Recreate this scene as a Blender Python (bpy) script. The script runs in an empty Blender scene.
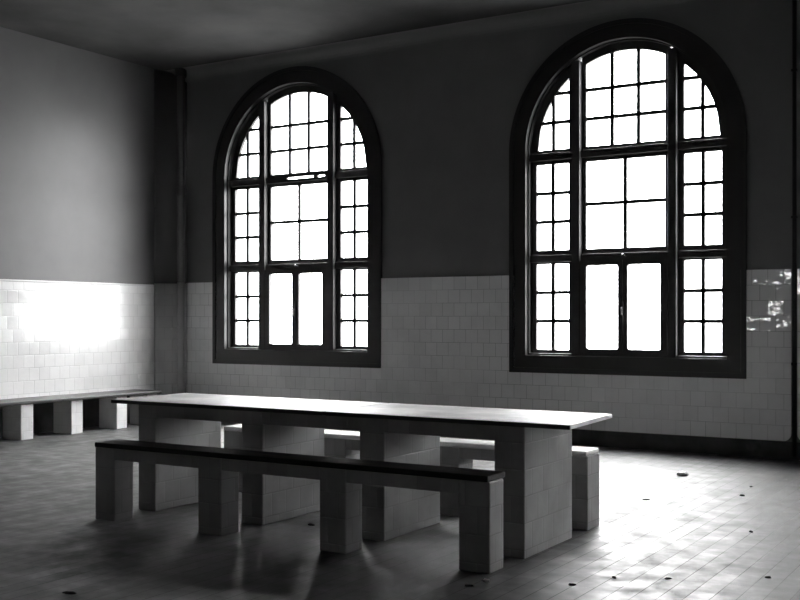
import bpy, bmesh, math, random
from mathutils import Vector, Matrix
random.seed(7)
scene = bpy.context.scene
COL = scene.collection
R = math.radians

# ------------------------------------------------------------------ camera
F_PX, H, HY = 1070.0, 1.35, 318.0
YAW = math.atan(660.0 / F_PX)
cam_d = bpy.data.cameras.new('camera')
cam_d.sensor_fit = 'HORIZONTAL'
cam_d.sensor_width = 36.0
cam_d.lens = F_PX / 800.0 * 36.0
cam_d.shift_y = (HY - 300.0) / 800.0
cam_d.clip_start = 0.05
cam = bpy.data.objects.new('camera', cam_d)
COL.objects.link(cam)
cam.location = (0, 0, H)
cam.rotation_euler = (R(90), 0, YAW)
scene.camera = cam

# ------------------------------------------------------------------ render look
vs = scene.view_settings
vs.view_transform = 'Standard'
vs.look = 'None'
vs.gamma = 1.0
vs.exposure = 0.0
cy = scene.cycles
cy.use_denoising = True
cy.max_bounces = 10
cy.diffuse_bounces = 6
cy.glossy_bounces = 5
cy.transparent_max_bounces = 12
cy.sample_clamp_indirect = 12.0

# ------------------------------------------------------------------ node helpers
class NT:
    def __init__(self, name):
        self.m = bpy.data.materials.new(name)
        self.m.use_nodes = True
        self.t = self.m.node_tree
        self.b = self.t.nodes['Principled BSDF']
        self.out = self.t.nodes['Material Output']
    def n(self, kind, **kw):
        x = self.t.nodes.new(kind)
        for k, v in kw.items():
            setattr(x, k, v)
        return x
    def l(self, a, b):
        self.t.links.new(a, b)
    def put(self, sock, v):
        if hasattr(v, 'links'):
            self.l(v, sock)
        else:
            sock.default_value = v
    def math(self, op, a, b=None, c=None, clamp=False):
        x = self.n('ShaderNodeMath', operation=op)
        x.use_clamp = clamp
        self.put(x.inputs[0], a)
        if b is not None: self.put(x.inputs[1], b)
        if c is not None: self.put(x.inputs[2], c)
        return x.outputs[0]
    def mix(self, f, a, b):
        x = self.n('ShaderNodeMix', data_type='FLOAT')
        self.put(x.inputs[0], f); self.put(x.inputs[2], a); self.put(x.inputs[3], b)
        return x.outputs[0]
    def noise(self, scale, detail=4.0, rough=0.55, vec=None, dim='3D'):
        x = self.n('ShaderNodeTexNoise', noise_dimensions=dim)
        x.inputs['Scale'].default_value = scale
        x.inputs['Detail'].default_value = detail
        x.inputs['Roughness'].default_value = rough
        if vec is None:
            vec = self.n('ShaderNodeNewGeometry').outputs['Position']
        self.l(vec, x.inputs['Vector'])
        return x.outputs['Fac']
    def ramp(self, v, lo, hi, a=0.0, b=1.0):
        x = self.n('ShaderNodeMapRange')
        x.clamp = True
        self.put(x.inputs[0], v)
        x.inputs[1].default_value = lo; x.inputs[2].default_value = hi
        x.inputs[3].default_value = a; x.inputs[4].default_value = b
        return x.outputs[0]
    def grey(self, v):
        x = self.n('ShaderNodeCombineColor')
        for i in range(3):
            self.put(x.inputs[i], v)
        return x.outputs[0]
    def bump(self, h, strength, dist, normal=None):
        x = self.n('ShaderNodeBump')
        x.inputs['Strength'].default_value = strength
        x.inputs['Distance'].default_value = dist
        self.l(h, x.inputs['Height'])
        if normal is not None: self.l(normal, x.inputs['Normal'])
        return x.outputs[0]

def tile_mat(name, tw, th, z0, albedo, vary, rough, tilt, wobble, grout=0.003, grout_col=0.08,
             horizontal=False, dirt=0.3, spec=0.5, stagger=0.5, groutfade=1.0, ucross=1.0, relief=0.0012, rvary=0.1):
    """glazed tiles laid in running bond in world metres"""
    k = NT(name)
    geo = k.n('ShaderNodeNewGeometry')
    sp = k.n('ShaderNodeSeparateXYZ'); k.l(geo.outputs['Position'], sp.inputs[0])
    sn = k.n('ShaderNodeSeparateXYZ'); k.l(geo.outputs['True Normal'], sn.inputs[0])
    if horizontal:
        u, v = sp.outputs[1], sp.outputs[0]
    else:
        isx = k.math('GREATER_THAN', k.math('ABSOLUTE', sn.outputs[0]), 0.6)
        isz = k.math('GREATER_THAN', k.math('ABSOLUTE', sn.outputs[2]), 0.6)
        u = k.mix(isx, sp.outputs[0], sp.outputs[1])
        v = k.mix(isz, sp.outputs[2], sp.outputs[1])
    vv = k.math('DIVIDE', k.math('SUBTRACT', v, z0), th)
    row = k.math('FLOOR', vv)
    uu = k.math('ADD', k.math('DIVIDE', u, tw), k.math('MULTIPLY', k.math('FLOORED_MODULO', row, 2.0), stagger))
    colm = k.math('FLOOR', uu)
    fu = k.math('FRACT', uu); fv = k.math('FRACT', vv)
    du = k.math('MULTIPLY', k.math('MINIMUM', fu, k.math('SUBTRACT', 1.0, fu)), tw)
    dv = k.math('MULTIPLY', k.math('MINIMUM', fv, k.math('SUBTRACT', 1.0, fv)), th)
    dmin = k.math('MINIMUM', k.math('MULTIPLY', du, ucross), dv)
    idv = k.n('ShaderNodeCombineXYZ')
    k.l(colm, idv.inputs[0]); k.l(row, idv.inputs[1])
    wn = k.n('ShaderNodeTexWhiteNoise', noise_dimensions='3D'); k.l(idv.outputs[0], wn.inputs['Vector'])
    # joints are dirtier in some places than others
    patch = k.ramp(k.noise(1.3, 3.0), 0.38, 0.62, 0.35 * groutfade, groutfade)
    g = k.math('MULTIPLY', k.ramp(dmin, grout * 0.4, grout, 1.0, 0.0), patch)
    soil = k.ramp(k.noise(2.2, 6.0), 0.45, 0.75, 1.0, 1.0 - dirt)
    base = k.math('MULTIPLY', k.math('MULTIPLY_ADD', wn.outputs['Value'], vary, albedo - vary * 0.5), soil)
    k.l(k.grey(k.mix(g, base, grout_col)), k.b.inputs['Base Color'])
    rg = k.math('ADD', k.ramp(k.noise(6.0, 4.0), 0.3, 0.7, rough * 0.75, rough * 1.3), k.math('MULTIPLY', g, 0.35))
    sc = k.n('ShaderNodeSeparateColor'); k.l(wn.outputs['Color'], sc.inputs[0])
    rg = k.math('MULTIPLY', rg, k.ramp(sc.outputs[2], 0.0, 1.0, 1.0 - rvary, 1.0 + rvary * 0.5))     # glaze more worn on some tiles
    k.l(rg, k.b.inputs['Roughness'])
    k.l(k.math('MULTIPLY', k.ramp(g, 0.0, 1.0, 1.0, 0.15), spec), k.b.inputs['Specular IOR Level'])
    # every tile was set at its own slight tilt
    wc = k.n('ShaderNodeVectorMath', operation='SUBTRACT'); k.l(wn.outputs['Color'], wc.inputs[0]); wc.inputs[1].default_value = (0.5, 0.5, 0.5)
    ws = k.n('ShaderNodeVectorMath', operation='SCALE'); k.l(wc.outputs[0], ws.inputs[0]); ws.inputs['Scale'].default_value = tilt
    wa = k.n('ShaderNodeVectorMath', operation='ADD'); k.l(geo.outputs['Normal'], wa.inputs[0]); k.l(ws.outputs[0], wa.inputs[1])
    wz = k.n('ShaderNodeVectorMath', operation='NORMALIZE'); k.l(wa.outputs[0], wz.inputs[0])
    edge = k.ramp(dmin, 0.0, grout * 2.2, 0.0, 1.0)
    hgt = k.math('ADD', k.math('MULTIPLY', edge, relief), k.math('MULTIPLY', k.noise(9.0, 2.0), wobble))
    k.l(k.bump(hgt, 1.0, 1.0, wz.outputs[0]), k.b.inputs['Normal'])
    return k.m

def paint_mat(name, albedo, rough, mottling=0.15, scale=1.5, bump=0.0006, spec=0.5, bscale=60.0):
    k = NT(name)
    a = k.ramp(k.noise(scale, 6.0), 0.3, 0.7, albedo * (1 - mottling), albedo * (1 + mottling))
    k.l(k.grey(a), k.b.inputs['Base Color'])
    k.b.inputs['Roughness'].default_value = rough
    k.b.inputs['Specular IOR Level'].default_value = spec
    k.l(k.bump(k.noise(bscale, 3.0), 1.0, bump), k.b.inputs['Normal'])
    return k.m

def glass_mat():
    k = NT('window glass')
    k.t.nodes.remove(k.b)
    tr = k.n('ShaderNodeBsdfTransparent'); tr.inputs[0].default_value = (0.93, 0.93, 0.93, 1)
    gl = k.n('ShaderNodeBsdfGlossy'); gl.inputs['Roughness'].default_value = 0.03
    geo = k.n('ShaderNodeNewGeometry')
    dt = k.n('ShaderNodeVectorMath', operation='DOT_PRODUCT')
    k.l(geo.outputs['Incoming'], dt.inputs[0]); k.l(geo.outputs['Normal'], dt.inputs[1])
    c1 = k.math('SUBTRACT', 1.0, k.math('ABSOLUTE', dt.outputs['Value']), clamp=True)
    fr = k.math('MULTIPLY_ADD', k.math('POWER', c1, 5.0), 0.95, 0.04)
    mx = k.n('ShaderNodeMixShader')
    k.l(fr, mx.inputs[0]); k.l(tr.outputs[0], mx.inputs[1]); k.l(gl.outputs[0], mx.inputs[2])
    k.l(mx.outputs[0], k.out.inputs['Surface'])
    return k.m

def plank_mat(name, albedo, rough, axis='X', spec=0.5):
    k = NT(name)
    k.b.inputs['Specular IOR Level'].default_value = spec
    geo = k.n('ShaderNodeNewGeometry')
    mp = k.n('ShaderNodeMapping'); k.l(geo.outputs['Position'], mp.inputs[0])
    mp.inputs['Scale'].default_value = (1.0, 14.0, 14.0) if axis == 'X' else (14.0, 1.0, 14.0)
    gr = k.noise(3.0, 6.0, 0.6, mp.outputs[0])
    k.l(k.grey(k.ramp(gr, 0.3, 0.7, albedo * 0.6, albedo * 1.4)), k.b.inputs['Base Color'])
    k.l(k.ramp(gr, 0.3, 0.7, rough * 0.85, rough * 1.2), k.b.inputs['Roughness'])
    k.l(k.bump(gr, 1.0, 0.0008), k.b.inputs['Normal'])
    return k.m

M = {}
M['wall_tile'] = tile_mat('white glazed wall tile', 0.15, 0.15, 0.17, 0.8, 0.05, 0.2, 0.04, 0.0011, rvary=0.3, dirt=0.12, spec=0.9, grout=0.0024, groutfade=0.7, grout_col=0.12)
M['glossy_tile'] = tile_mat('glossy white wall tile', 0.15, 0.15, 0.17, 0.8, 0.05, 0.06, 0.06, 0.0035, rvary=0.3, dirt=0.12, spec=0.9, grout=0.0024, groutfade=0.8, grout_col=0.1)
M['pale_leg_tile'] = tile_mat('clean white tile on wall bench', 0.15, 0.15, 0.095, 0.75, 0.04, 0.35, 0.02, 0.0004, dirt=0.2, spec=0.9, groutfade=0.3)
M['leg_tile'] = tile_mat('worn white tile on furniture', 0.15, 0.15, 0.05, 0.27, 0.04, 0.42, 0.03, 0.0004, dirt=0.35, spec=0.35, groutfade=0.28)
M['floor'] = tile_mat('worn quarry tile floor', 0.44, 0.11, 0.0, 0.075, 0.006, 0.52, 0.003, 0.0005, grout=0.0028,
                      grout_col=0.03, horizontal=True, dirt=0.3, spec=0.75, groutfade=0.8, ucross=8.0, relief=0.0003)
M['paint'] = paint_mat('grey painted plaster', 0.15, 0.36, 0.1, spec=0.33)
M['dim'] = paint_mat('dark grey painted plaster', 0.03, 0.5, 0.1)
M['ceiling'] = paint_mat('stained ceiling plaster', 0.09, 0.95, 0.3, 0.9, 0.004, bscale=7.0, spec=0.08)
M['base'] = paint_mat('grimy dark base', 0.045, 0.7, 0.5, 5.0, 0.003)
M['frame'] = paint_mat('dark painted window wood', 0.04, 0.5, 0.3, 4.0, 0.0006, spec=0.3)
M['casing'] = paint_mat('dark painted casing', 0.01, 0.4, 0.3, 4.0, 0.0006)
M['glass'] = glass_mat()
M['slab'] = paint_mat('worn stone table top', 0.7, 0.48, 0.3, 3.5, 0.0005, spec=0.9, bscale=20.0)
M['plank'] = plank_mat('dark varnished bench board', 0.01, 0.6, spec=0.2)
M['plank_y'] = plank_mat('dark varnished wall bench board', 0.045, 0.33, 'Y')
M['pipe'] = paint_mat('painted iron pipe', 0.14, 0.45, 0.1)
M['pipe_light'] = paint_mat('pale painted iron pipe', 0.5, 0.4, 0.1)
M['pipe_dark'] = paint_mat('black conduit', 0.012, 0.6, 0.1)
M['metal'] = paint_mat('dark metal catch', 0.05, 0.4, 0.1)
M['cap'] = paint_mat('white glazed tile cap', 0.66, 0.2, 0.05)
M['chip_light'] = paint_mat('pale plaster crumb', 0.8, 0.8, 0.3, 30.0)
M['chip_dark'] = paint_mat('dark grit crumb', 0.03, 0.8, 0.3, 30.0)
M['patch'] = paint_mat('broken render', 0.07, 0.85, 0.5, 9.0, 0.004)

# ------------------------------------------------------------------ mesh helpers
def link(name, bm, mat, parent=None, smooth=False):
    bmesh.ops.recalc_face_normals(bm, faces=bm.faces)
    me = bpy.data.meshes.new(name)
    bm.to_mesh(me); bm.free()
    me.materials.append(mat)
    if smooth:
        for p in me.polygons: p.use_smooth = True
    o = bpy.data.objects.new(name, me)
    COL.objects.link(o)
    if parent is not None:
        o.parent = parent
        o.matrix_parent_inverse = Matrix.Translation(-parent.location)
    return o

def empty(name, loc):
    o = bpy.data.objects.new(name, None)
    o.empty_display_size = 0.1
    o.location = loc
    COL.objects.link(o)
    return o

def tag(o, label=None, cat=None, group=None, kind=None):
    if label: o['label'] = label
    if cat: o['category'] = cat
    if group: o['group'] = group
    if kind: o['kind'] = kind
    return o

def box(bm, x0, x1, y0, y1, z0, z1, bev=0.0, seg=2):
    vs_ = [bm.verts.new((x, y, z)) for z in (z0, z1) for y in (y0, y1) for x in (x0, x1)]
    f = [(0, 2, 3, 1), (4, 5, 7, 6), (0, 1, 5, 4), (2, 6, 7, 3), (0, 4, 6, 2), (1, 3, 7, 5)]
    fs = [bm.faces.new([vs_[i] for i in q]) for q in f]
    if bev > 0:
        es = list({e for q in fs for e in q.edges})
        bmesh.ops.bevel(bm, geom=es, offset=bev, segments=seg, profile=0.5, affect='EDGES')

def one_box(name, mat, dims, parent=None, bev=0.0, seg=2):
    bm = bmesh.new(); box(bm, *dims, bev=bev, seg=seg)
    return link(name, bm, mat, parent)

def extrude_poly(bm, outer, y0, y1, holes=()):
    """closed outline(s) in the XZ plane made solid between two depths"""
    loops = [outer] + list(holes)
    allv, edges = [], []
    for lp in loops:
        vs_ = [bm.verts.new((x, y0, z)) for x, z in lp]
        allv += vs_
        edges += [bm.edges.new((vs_[i], vs_[(i + 1) % len(vs_)])) for i in range(len(vs_))]
    r = bmesh.ops.triangle_fill(bm, edges=edges, use_beauty=True, use_dissolve=False)
    faces = [g for g in r['geom'] if isinstance(g, bmesh.types.BMFace)]
    e = bmesh.ops.extrude_face_region(bm, geom=faces)
    nv = [g for g in e['geom'] if isinstance(g, bmesh.types.BMVert)]
    bmesh.ops.translate(bm, verts=nv, vec=(0, y1 - y0, 0))

def arch(cx, hw, z0, zs, rad, n=40):
    """outline: square bottom at z0, round top of the given radius about zs"""
    p = [(cx - hw, z0), (cx + hw, z0)]
    for i in range(n + 1):
        a = math.pi * i / n
        p.append((cx + rad * math.cos(a), zs + rad * math.sin(a)))
    return p

def cyl(bm, p0, p1, r0, r1=None, n=16):
    r1 = r0 if r1 is None else r1
    a, b = Vector(p0), Vector(p1)
    d = (b - a)
    q = d.to_track_quat('Z', 'Y').to_matrix().to_4x4()
    mat = Matrix.Translation((a + b) / 2) @ q
    bmesh.ops.create_cone(bm, cap_ends=True, segments=n, radius1=r0, radius2=r1, depth=d.length, matrix=mat)

# ------------------------------------------------------------------ the room
D = 10.68                # inner face of the window wall
XL, XR = -10.235, 4.6     # side walls
YB = -4.2                # wall behind the viewpoint
ZC = 4.655
TILE_TOP, TILE_BOT = 1.82, 0.17

WINS = [(-8.14, 1.305), (-3.878, 1.272), (0.38, 1.28)]
Z_SPRING = 3.17

tag(one_box('floor', M['floor'], (XL - 0.3, XR + 0.3, YB - 0.3, D + 0.32, -0.2, 0.0)), kind='structure')

# ceiling with a soft cove along the walls
bm = bmesh.new()
box(bm, XL - 0.3, XR + 0.3, YB - 0.3, D + 0.32, ZC, ZC + 0.2)
tag(link('ceiling', bm, M['ceiling']), kind='structure')
bm = bmesh.new()
rc = 0.16
prof = [(0, 0)] + [(rc - rc * math.sin(a), rc - rc * math.cos(a)) for a in [i * math.pi / 2 / 8 for i in range(9)]]
# cove running along the window wall
v0 = [bm.verts.new((XL, D - u, ZC - w)) for u, w in prof]
v1 = [bm.verts.new((XR, D - u, ZC - w)) for u, w in prof]
for i in range(len(prof)):
    j = (i + 1) % len(prof)
    bm.faces.new((v0[i], v0[j], v1[j], v1[i]))
bm.faces.new(v0); bm.faces.new(v1)
tag(link('trim_1', bm, M['paint']), kind='structure')
# window wall with its three arched openings
bm = bmesh.new()
extrude_poly(bm, [(XL - 0.3, 0.0), (XR + 0.3, 0.0), (XR + 0.3, ZC), (XL - 0.3, ZC)], D, D + 0.3,
             [arch(cx, hw - 0.06, 0.84, Z_SPRING, hw - 0.06) for cx, hw in WINS])
wall_back = tag(link('wall_back', bm, M['paint']), kind='structure')

def rounded_rect(x0, x1, z0, z1, rl, rr, n=6):
    p = [(x0, z1), (x1, z1)][::-1]
    p = [(x1, z1), (x0, z1)]
    if rl > 0:
        p += [(x0 + rl - rl * math.cos(a), z0 + rl - rl * math.sin(a)) for a in [i * math.pi / 2 / n for i in range(n + 1)]]
    else:
        p.append((x0, z0))
    if rr > 0:
        p += [(x1 - rr + rr * math.sin(a), z0 + rr - rr * math.cos(a)) for a in [i * math.pi / 2 / n for i in range(n + 1)]]
    else:
        p.append((x1, z0))
    return p

# tiled wainscot of the window wall: two panels with a slot between them at the conduit
SLOT = -2.155
def wainscot(name, x0, x1, rl, rr, wins):
    bm = bmesh.new()
    out = rounded_rect(x0, x1, TILE_BOT, TILE_TOP, rl, rr)
    # cut the windows out of the top edge: out starts (x1,top),(x0,top)
    top = [(x1, TILE_TOP)]
    for cx, hw in sorted(wins, reverse=True):
        q = hw - 0.05
        top += [(cx + q, TILE_TOP), (cx + q, 0.80), (cx - q, 0.80), (cx - q, TILE_TOP)]
    top.append((x0, TILE_TOP))
    extrude_poly(bm, top + out[2:], D - 0.03, D + 0.01)
    o = link(name, bm, M['glossy_tile'], wall_back)
    return o
wainscot('tile_wainscot', XL + 0.31, SLOT - 0.028, 0, 0.075, WINS[:2])
wainscot('tile_wainscot', SLOT + 0.028, XR - 0.02, 0.075, 0, WINS[2:])
# dark base below the tiles, with a broken patch of render
tag(one_box('baseboard_back', M['base'], (XL, XR, D - 0.02, D + 0.01, 0.0, 0.165)), kind='structure')
bm = bmesh.new()
extrude_poly(bm, [(-2.62, 0.165), (-2.46, 0.168), (-2.47, 0.06), (-2.53, 0.045), (-2.60, 0.07)], D - 0.03, D - 0.015)
link('render_patch', bm, M['patch'], wall_back)

# left wall
wl = tag(one_box('wall_left', M['paint'], (XL - 0.3, XL, YB, D, 0.0, ZC)), kind='structure')
LT = 1.788
one_box('tile_wainscot', M['wall_tile'], (XL - 0.01, XL + 0.03, YB, D - 0.335, 0.36, LT - 0.02), wl)
one_box('tile_cap', M['cap'], (XL - 0.01, XL + 0.036, YB, D - 0.335, LT - 0.02, LT + 0.004), wl, bev=0.006)
# rounded inner corner between the left wall and the window wall
def cove(name, mat, off, z0, z1, parent, smooth=True):
    rr, n = 0.30, 14
    cx_, cy_ = XL + off + rr, D - off - rr
    bm = bmesh.new()
    prof_ = [(XL, D)] + [(cx_ - rr * math.cos(a), cy_ + rr * math.sin(a)) for a in [i * math.pi / 2 / n for i in range(n + 1)]]
    lo = [bm.verts.new((x, y, z0)) for x, y in prof_]
    hi = [bm.verts.new((x, y, z1)) for x, y in prof_]
    for i in range(len(prof_)):
        j = (i + 1) % len(prof_)
        f = bm.faces.new((lo[i], lo[j], hi[j], hi[i]))
        f.smooth = 1 <= i <= n
    bm.faces.new(lo); bm.faces.new(hi)
    return link(name, bm, mat, parent)
cove('tile_corner', M['wall_tile'], 0.03, 0.0, TILE_TOP - 0.01, wl)
cove('plaster_corner', M['paint'], 0.0, TILE_TOP - 0.01, ZC, wl)
tag(one_box('baseboard_shade_left', M['base'], (XL - 0.01, XL + 0.02, YB, D - 0.335, 0.0, 0.36)), kind='structure')  # dark base carried up the wall to imitate the shade beneath the bench
# right wall and the wall behind
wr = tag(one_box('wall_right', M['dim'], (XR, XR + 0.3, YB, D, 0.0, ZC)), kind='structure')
one_box('tile_wainscot', M['wall_tile'], (XR - 0.04, XR + 0.01, YB, D - 0.05, TILE_BOT, TILE_TOP), wr)
bm = bmesh.new()
FW = (-6.1, -5.4, 1.85, 2.7)     # high window opening in the wall behind the viewpoint
extrude_poly(bm, [(XL - 0.3, 0.0), (XR + 0.3, 0.0), (XR + 0.3, ZC), (XL - 0.3, ZC)], YB - 0.3, YB,
             [[(FW[0], FW[2]), (FW[1], FW[2]), (FW[1], FW[3]), (FW[0], FW[3])]])
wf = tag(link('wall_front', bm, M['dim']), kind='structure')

# ------------------------------------------------------------------ windows
def in_arch_sash(bm, cx, x0, x1, z0, rad_o, rad_i, y0, y1, stile):
    """side light or centre light of the top tier: an upright frame closed by the arch"""
    def top(x, rad):
        return Z_SPRING + math.sqrt(max(rad * rad - x * x, 0.0))
    n = 14
    def outline(a, b, zb, rad):
        a2, b2 = max(a, -rad * 0.9999), min(b, rad * 0.9999)
        p = [(cx + a, zb), (cx + b, zb)]
        xs = [b2 + (a2 - b2) * i / n for i in range(n + 1)]
        p += [(cx + x, top(x, rad)) for x in xs]
        # drop doubled points
        q = []
        for t in p:
            if not q or (abs(t[0] - q[-1][0]) + abs(t[1] - q[-1][1])) > 1e-5:
                q.append(t)
        return q
    extrude_poly(bm, outline(x0, x1, z0, rad_o), y0, y1,
                 [outline(x0 + stile[0], x1 - stile[1], z0 + stile[2], rad_i)])
    return top

def window(idx, cx, hw):
    s = hw / 1.272
    w = tag(empty('window_%d' % idx, (cx, D, 0.76)), kind='structure')
    P = lambda x: cx + x * s
    # casing: wide dark architrave, round headed
    bm = bmesh.new()
    extrude_poly(bm, arch(cx, hw, 0.76, Z_SPRING, hw, 56), D - 0.03, D + 0.03,
                 [arch(cx, 1.085 * s, 0.945, Z_SPRING, 1.085 * s, 56)])
    link('casing', bm, M['casing'], w)
    bm = bmesh.new()   # raised outer bead of the casing
    extrude_poly(bm, arch(cx, hw + 0.004, 0.756, Z_SPRING, hw + 0.004, 56), D - 0.042, D - 0.028,
                 [arch(cx, hw - 0.045, 0.81, Z_SPRING, hw - 0.045, 56)])
    link('casing_bead', bm, M['casing'], w)
    # frame: jamb lining + mullions + transoms
    bm = bmesh.new()
    extrude_poly(bm, arch(cx, hw - 0.03, 0.80, Z_SPRING, hw - 0.03, 56), D + 0.03, D + 0.19,
                 [arch(cx, 1.07 * s, 0.955, Z_SPRING, 1.07 * s, 56)])
    link('jamb', bm, M['frame'], w)
    for sg in (-1, 1):
        xc = 0.522 * sg
        zt = Z_SPRING + math.sqrt((1.075) ** 2 - 0.55 ** 2) * s
        bm = bmesh.new()
        box(bm, P(xc - 0.046), P(xc + 0.046), D + 0.015, D + 0.18, 0.95, zt, bev=0.006)
        link('mullion', bm, M['frame'], w)
    for zt in (1.995, 3.1):
        for a, b in ((-1.072, -0.57), (-0.474, 0.474), (0.57, 1.072)):
            bm = bmesh.new()
            if idx == 1 and zt > 3 and a == -0.474:      # daylight shows through gaps in this rotten rail
                extrude_poly(bm, [(P(a), zt - 0.038), (P(b), zt - 0.038), (P(b), zt + 0.038), (P(a), zt + 0.038)], D + 0.05, D + 0.085,
                             [[(P(u), zt - 0.006), (P(v), zt - 0.004), (P(v), zt + 0.022), (P(u), zt + 0.019)] for u, v in ((-0.15, 0.25), (0.31, 0.42))])
            else:
                box(bm, P(a), P(b), D + 0.05, D + 0.18, zt - 0.038, zt + 0.038, bev=0.005)
            link('transom', bm, M['frame'], w)
    one_box('sill', M['frame'], (P(-1.072), P(1.072), D + 0.02, D + 0.18, 0.945, 0.968), w, bev=0.004)
    y0, y1, yg = D + 0.09, D + 0.135, D + 0.112
    mb = 0.019
    Y0, Y1, YG = y0, y1, yg
    def muntins(bm, vx, hz, x0, x1, z0, z1, topf=None):
        for x in vx:
            zt = z1 if topf is None else topf(x)
            box(bm, P(x) - mb, P(x) + mb, y0 + 0.008, y1 - 0.005, z0, zt)
        for z in hz:
            a, b = x0, x1
            if topf is not None:
                lim = math.sqrt(max(0.0, (1.02) ** 2 - ((z - Z_SPRING) / s) ** 2))
                a, b = max(a, -lim), min(b, lim)
            box(bm, P(a), P(b), y0 + 0.008, y1 - 0.005, z - mb, z + mb)
    def sash(x0, x1, z0, z1, px0, px1, pz0, pz1, vx, hz, corner=0.0, dy=0.0):
        y0, y1, yg = Y0 + dy, Y1 + dy, YG + dy
        bm = bmesh.new()
        hole = [(P(px0), pz0), (P(px1), pz0), (P(px1), pz1), (P(px0), pz1)]
        if corner:
            hole = []
            for (qx, qz, a0) in ((P(px1) - corner, pz1 - corner, 0), (P(px0) + corner, pz1 - corner, 90),
                                 (P(px0) + corner, pz0 + corner, 180), (P(px1) - corner, pz0 + corner, 270)):
                hole += [(qx + corner * math.cos(R(a0 + t)), qz + corner * math.sin(R(a0 + t))) for t in (0, 30, 60, 90)]
        extrude_poly(bm, [(P(x0), z0), (P(x1), z0), (P(x1), z1), (P(x0), z1)], y0, y1,
                     [hole])
        muntins(bm, vx, hz, px0, px1, pz0, pz1)
        so = link('sash', bm, M['frame'], w)
        g = bmesh.new(); box(g, P(px0) - 0.01, P(px1) + 0.01, yg - 0.002, yg + 0.002, pz0 - 0.01, pz1 + 0.01)
        go = link('glass_pane', g, M['glass'], None)
        go.parent = so
        go.matrix_parent_inverse = (Matrix.Translation(-w.location)).copy() @ Matrix.Identity(4)
        go.matrix_parent_inverse = Matrix.Identity(4)
        return so
    # bottom and middle tiers
    for sg in (-1, 1):
        o = lambda a, b: (a, b) if sg > 0 else (-b, -a)
        x0, x1 = o(0.568, 1.072); p0, p1 = o(0.627, 1.006)
        mid = [(p0 + p1) / 2]
        sash(x0, x1, 0.966, 1.958, p0, p1, 1.005, 1.937, mid, [1.316, 1.627])
        sash(x0, x1, 2.032, 3.063, p0, p1, 2.087, 3.022, mid, [2.396, 2.708])
    cs = []
    for sg in (-1, 1):
        o = lambda a, b: (a, b) if sg > 0 else (-b, -a)
        x0, x1 = o(0.001, 0.476); p0, p1 = o(0.052, 0.402)
        cs.append(sash(x0, x1, 0.966, 1.958, p0, p1, 1.022, 1.906, [], [], corner=0.02, dy=-0.07))
    sash(-0.476, 0.476, 2.032, 3.063, -0.43, 0.43, 2.087, 3.02, [0.0], [2.566])
    # top tier
    def top_sash(x0, x1, z0, stile, vx, hz):
        bm = bmesh.new()
        y = (y0, y1)
        top = in_arch_sash(bm, cx, x0 * s, x1 * s, z0, 1.072 * s, 0.988 * s, y[0], y[1], [stile[0] * s, stile[1] * s, stile[2]])
        muntins(bm, vx, hz, x0 + stile[0], x1 - stile[1], z0 + stile[2], None,
                lambda x: Z_SPRING + math.sqrt(1.03 ** 2 - x * x) * s)
        so = link('sash', bm, M['frame'], w)
        g = bmesh.new()
        n = 14
        a, b = (x0 + stile[0] * 0.7) * s, (x1 - stile[1] * 0.7) * s
        rr = 1.035 * s
        a, b = max(a, -rr * 0.999), min(b, rr * 0.999)
        xs = [b + (a - b) * i / n for i in range(n + 1)]
        pts = [(cx + a, z0 + stile[2] * 0.7), (cx + b, z0 + stile[2] * 0.7)]
        pts += [(cx + x, Z_SPRING + math.sqrt(max(rr * rr - x * x, 1e-4))) for x in xs]
        extrude_poly(g, pts, yg - 0.002, yg + 0.002)
        go = link('glass_pane', g, M['glass'], None)
        go.parent = so
    top_sash(-0.476, 0.476, 3.138, (0.046, 0.046, 0.04), [-0.1435, 0.1435], [3.474, 3.785])
    top_sash(0.568, 1.07, 3.138, (0.058, 0.08, 0.04), [0.812], [3.474, 3.785])
    top_sash(-1.07, -0.568, 3.138, (0.08, 0.058, 0.04), [-0.812], [3.474, 3.785])
    # fittings
    bm = bmesh.new()
    y0 -= 0.07
    box(bm, P(0) - 0.014, P(0) + 0.014, y0 - 0.016, y0 + 0.002, 1.40, 1.52, bev=0.004)
    cyl(bm, (P(0), y0 - 0.014, 1.46), (P(0), y0 - 0.045, 1.46), 0.008, n=10)
    cyl(bm, (P(0), y0 - 0.042, 1.46), (P(0) + 0.005, y0 - 0.042, 1.38), 0.009, 0.006, n=10)
    link('casement_handle', bm, M['metal'], w)
    bm = bmesh.new()
    box(bm, P(0) - 0.03, P(0) + 0.03, D + 0.03, D + 0.052, 1.985, 2.005, bev=0.004)
    cyl(bm, (P(0), D + 0.04, 1.99), (P(0), D + 0.02, 2.02), 0.008, n=10)
    link('sash_catch', bm, M['metal'], w)
    return w

for i, (cx, hw) in enumerate(WINS):
    window(i + 1, cx, hw)

# plain window high in the wall behind the viewpoint
w4 = tag(empty('window_4', ((FW[0] + FW[1]) / 2, YB, FW[2])), kind='structure')
bm = bmesh.new()
extrude_poly(bm, [(FW[0] - 0.1, FW[2] - 0.1), (FW[1] + 0.1, FW[2] - 0.1), (FW[1] + 0.1, FW[3] + 0.1), (FW[0] - 0.1, FW[3] + 0.1)],
             YB - 0.1, YB + 0.04, [[(FW[0] + 0.08, FW[2] + 0.08), (FW[1] - 0.08, FW[2] + 0.08), (FW[1] - 0.08, FW[3] - 0.08), (FW[0] + 0.08, FW[3] - 0.08)]])
xm = (FW[0] + FW[1]) / 2
box(bm, xm - 0.03, xm + 0.03, YB - 0.08, YB, FW[2], FW[3])
for q in (1, 2):
    zz = FW[2] + (FW[3] - FW[2]) * q / 3
    box(bm, FW[0], FW[1], YB - 0.08, YB, zz - 0.02, zz + 0.02)
link('frame', bm, M['frame'], w4)
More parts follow.
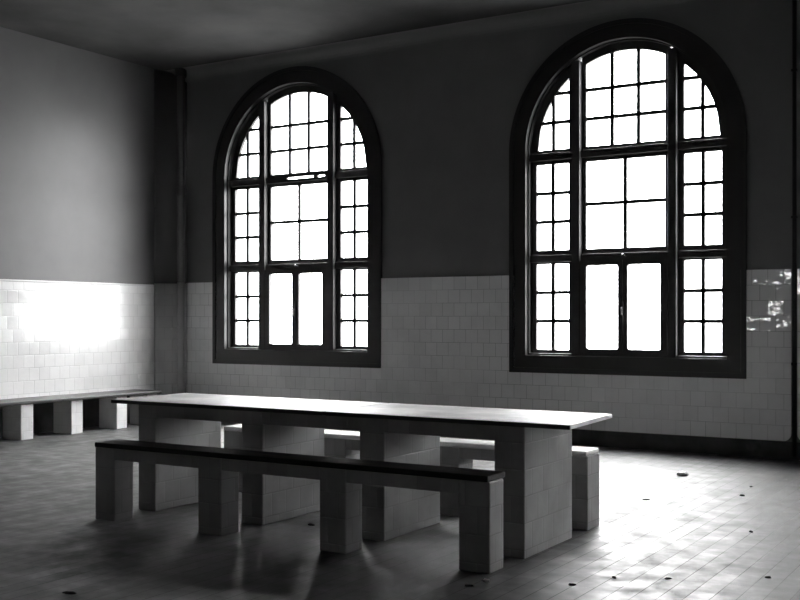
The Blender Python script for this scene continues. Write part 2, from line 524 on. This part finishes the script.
one_box('glass_pane', M['glass'], (FW[0] + 0.02, FW[1] - 0.02, YB - 0.06, YB - 0.055, FW[2] + 0.02, FW[3] - 0.02), w4)

# ------------------------------------------------------------------ pipes on the window wall
px, py = -9.937, D - 0.115
pr = tag(empty('wall_pipe', (px, py, 0)), 'painted iron pipe in the corner left of the left window, floor to ceiling', 'pipe')
bm = bmesh.new(); cyl(bm, (px, py, TILE_TOP), (px, py, ZC), 0.05, n=24); link('upper_pipe', bm, M['pipe'], pr, True)
bm = bmesh.new(); cyl(bm, (px, py, 0.0), (px, py, TILE_TOP), 0.05, n=24); tag(link('lower_pipe', bm, M['pipe_light'], pr, True), 'pale lower length of pipe')
bm = bmesh.new()
cyl(bm, (px, py, 2.98), (px, py, 3.08), 0.062, n=24); cyl(bm, (px, py, 3.08), (px, py, 3.10), 0.062, 0.05, n=24)
cyl(bm, (px, py, 2.96), (px, py, 2.98), 0.05, 0.062, n=24)
link('coupling', bm, M['pipe'], pr)
bm = bmesh.new(); cyl(bm, (px, py, ZC - 0.1), (px, py, ZC - 0.001), 0.075, n=24); link('ceiling_flange', bm, M['base'], pr)

pr = tag(empty('conduit', (SLOT, D - 0.022, 0)), 'thin black conduit running down the wall right of the right window', 'pipe')
bm = bmesh.new(); cyl(bm, (SLOT, D - 0.022, 0.03), (SLOT, D - 0.022, ZC), 0.02, n=16); link('tube', bm, M['pipe_dark'], pr, True)
for zz in (0.9, 2.3, 3.7):
    bm = bmesh.new(); box(bm, SLOT - 0.027, SLOT + 0.027, D - 0.045, D - 0.001, zz, zz + 0.025, bev=0.003)
    link('clip', bm, M['pipe_dark'], pr)

# ------------------------------------------------------------------ long table
def grounded(name, mat, dims, parent, bev=0.008):
    return one_box(name, mat, dims, parent, bev=bev, seg=2)

LEGX = [(-5.53, -5.365), (-4.59, -4.41), (-3.655, -3.475), (-2.735, -2.545)]
table = tag(empty('dining_table', (-4.0, 5.82, 0)), 'long pale-topped refectory table on white tiled piers between the two benches', 'table')
TY0, TY1 = 5.45, 6.14
for x0, x1 in LEGX:
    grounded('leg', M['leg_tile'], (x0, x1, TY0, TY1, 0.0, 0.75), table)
for (ya, yb) in ((TY0, TY0 + 0.1), (TY1 - 0.1, TY1)):
    for i in range(3):
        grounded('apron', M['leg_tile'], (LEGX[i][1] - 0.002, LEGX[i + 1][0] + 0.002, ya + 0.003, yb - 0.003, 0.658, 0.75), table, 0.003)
# two slabs meeting at a seam, a dark strip imitating the shade on the backlit front edge
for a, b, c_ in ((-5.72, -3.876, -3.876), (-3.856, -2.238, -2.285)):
    bm = bmesh.new()
    vs_ = [bm.verts.new(p) for p in ((a, 5.378, 0.75), (b, 5.378, 0.75), (c_, 6.13, 0.75), (a, 6.13, 0.75))]
    f = bm.faces.new(vs_)
    e = bmesh.ops.extrude_face_region(bm, geom=[f])
    bmesh.ops.translate(bm, verts=[g for g in e['geom'] if isinstance(g, bmesh.types.BMVert)], vec=(0, 0, 0.025))
    bmesh.ops.bevel(bm, geom=list(bm.edges), offset=0.004, segments=2, profile=0.5, affect='EDGES')
    top = link('tabletop', bm, M['slab'], table)
    ed = one_box('edge_shade_strip', M['casing'], (a + 0.002, b - 0.004, 5.371, 5.3795, 0.748, 0.772), top, bev=0.002)
    tag(ed, 'dark strip standing in for shade on the front edge of the pale slab')

one_box('joint', M['casing'], (-3.8785, -3.8535, 5.372, 6.128, 0.7505, 0.7725), table)

# ------------------------------------------------------------------ benches beside the table
def bench(y0, y1, dz, over, seat_mat, grow, label):
    o = tag(empty('bench', (-4.03, (y0 + y1) / 2, 0)), label, 'bench', 'low tiled benches')
    lx = [(-5.515 - 2.5 * grow, -5.33 - grow), (-4.597 - grow, -4.405), (-3.66, -3.472), (-2.742, -2.555 + grow * 0.5)]
    for x0, x1 in lx:
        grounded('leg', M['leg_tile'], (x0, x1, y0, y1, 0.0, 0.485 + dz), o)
    for i in range(3):
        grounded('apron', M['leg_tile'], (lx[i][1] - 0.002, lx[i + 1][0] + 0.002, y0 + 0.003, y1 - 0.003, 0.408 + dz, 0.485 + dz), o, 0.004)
    grounded('seat', seat_mat, (-5.51 - 2.5 * grow, -2.56 + grow * 0.5, y0 - 0.012, y1 + over, 0.485 + dz, 0.518 + dz), o, 0.008)
    return o
bench(5.04, 5.21, 0.0, 0.035, M['plank'], 0.0, 'near tiled bench with black board seat, in front of the long table')
bench(6.39, 6.60, -0.012, 0.0, M['slab'], 0.018, 'far tiled bench behind the long table, mostly hidden, against the bright floor')

# bench along the left wall
o = tag(empty('bench', (-10.0, 8.5, 0)), 'low tiled bench standing along the bright left wall', 'bench', 'low tiled benches')
for yc in (6.45, 7.15, 7.93, 8.64, 9.34, 9.85):
    grounded('leg', M['pale_leg_tile'], (-10.06, -9.75, yc - 0.085, yc + 0.085, 0.0, 0.395), o)
grounded('seat', M['plank_y'], (-10.19, -9.71, 5.9, 9.98, 0.395, 0.43), o, 0.008)

# ------------------------------------------------------------------ crumbs on the floor
def crumb(name, x, y, sx, sy, sz, rot, mat, label, cat, seed):
    rnd = random.Random(seed)
    bm = bmesh.new()
    bmesh.ops.create_icosphere(bm, subdivisions=2, radius=1.0)
    for v in bm.verts:
        k = 1.0 + rnd.uniform(-0.22, 0.22)
        v.co = Vector((v.co.x * sx * k, v.co.y * sy * k, max(v.co.z * k, -0.55) * sz)) * 0.75
    zmin = min(v.co.z for v in bm.verts)
    for v in bm.verts: v.co.z -= zmin
    ob = link(name, bm, mat)
    ob.location = (x, y, 0); ob.rotation_euler.z = rot
    return tag(ob, label, cat, 'crumbs scattered on the tiled floor')
L, K = M['chip_light'], M['chip_dark']
crumb('plaster_chunk', -2.75, 9.05, 0.065, 0.04, 0.035, 0.5, L, 'largest plaster chunk, alone on the bright floor below the right window', 'rubble', 1)
crumb('floor_crumb', -2.614, 7.713, 0.04, 0.012, 0.008, 0.7, K, 'dark splinter on the brightest floor right of the far bench', 'debris', 2)
crumb('pebble', -2.498, 4.888, 0.025, 0.018, 0.014, 0.2, L, 'pale pebble on dark floor by the right foot of the near bench', 'debris', 3)
crumb('floor_crumb', -2.534, 4.77, 0.028, 0.012, 0.008, 0.5, K, 'dark flake just in front of the pale pebble by the near bench', 'debris', 4)
crumb('floor_crumb', -2.1, 5.061, 0.026, 0.01, 0.008, 0.4, K, 'dark splinter where the bright floor begins right of the near bench', 'debris', 5)
crumb('floor_crumb', -1.971, 5.312, 0.02, 0.01, 0.008, -0.6, K, 'small dark crumb lying on a floor joint right of the table', 'debris', 6)
crumb('floor_crumb', -1.726, 5.438, 0.026, 0.012, 0.008, 0.5, K, 'dark flake on the floor tiles at the bottom right of the glare', 'debris', 7)
crumb('floor_crumb', -2.053, 8.269, 0.024, 0.012, 0.012, 0.3, K, 'dark crumb on grey floor right of the glare, nearer of a close pair', 'debris', 8)
crumb('floor_crumb', -2.101, 8.747, 0.02, 0.012, 0.01, 0.9, K, 'dark crumb on grey floor right of the glare, farther of a close pair', 'debris', 9)
crumb('floor_crumb', -1.659, 6.907, 0.018, 0.011, 0.009, -0.3, K, 'lone dark speck on the plain grey floor at the right', 'debris', 10)
crumb('floor_crumb', -1.29, 5.732, 0.022, 0.011, 0.009, 0.4, K, 'dark crumb nearest the right edge of the floor', 'debris', 11)
crumb('floor_crumb', -4.145, 5.62, 0.03, 0.015, 0.012, 0.4, K, 'dark crumb under the table beside its second pier', 'debris', 12)

crumb('floor_crumb', -4.13, 3.61, 0.05, 0.014, 0.01, 0.3, K, 'dark splinter on the dim floor in the near left corner of the photo', 'debris', 13)

# ------------------------------------------------------------------ daylight
wd = bpy.data.worlds.new('overcast sky'); scene.world = wd
wd.use_nodes = True
nt = wd.node_tree
bg = nt.nodes['Background']
tc = nt.nodes.new('ShaderNodeTexCoord')
sx = nt.nodes.new('ShaderNodeSeparateXYZ'); nt.links.new(tc.outputs['Generated'], sx.inputs[0])
# bright overcast: dim at the horizon, brightest overhead
rp = nt.nodes.new('ShaderNodeFloatCurve')
nt.links.new(sx.outputs[2], rp.inputs[1])
SKY = [(0.0, 0.18), (0.45, 0.25), (0.7, 0.6), (0.9, 1.0), (1.0, 1.0)]
cv = rp.mapping.curves[0]
while len(cv.points) < len(SKY): cv.points.new(0.5, 0.5)
for p_, (a_, b_) in zip(cv.points, SKY):
    p_.location = (a_, b_); p_.handle_type = 'VECTOR'
rp.mapping.update()
cc = nt.nodes.new('ShaderNodeCombineColor')
for i in range(3): nt.links.new(rp.outputs[0], cc.inputs[i])
nt.links.new(cc.outputs[0], bg.inputs[0])
bg.inputs[1].default_value = 145.0
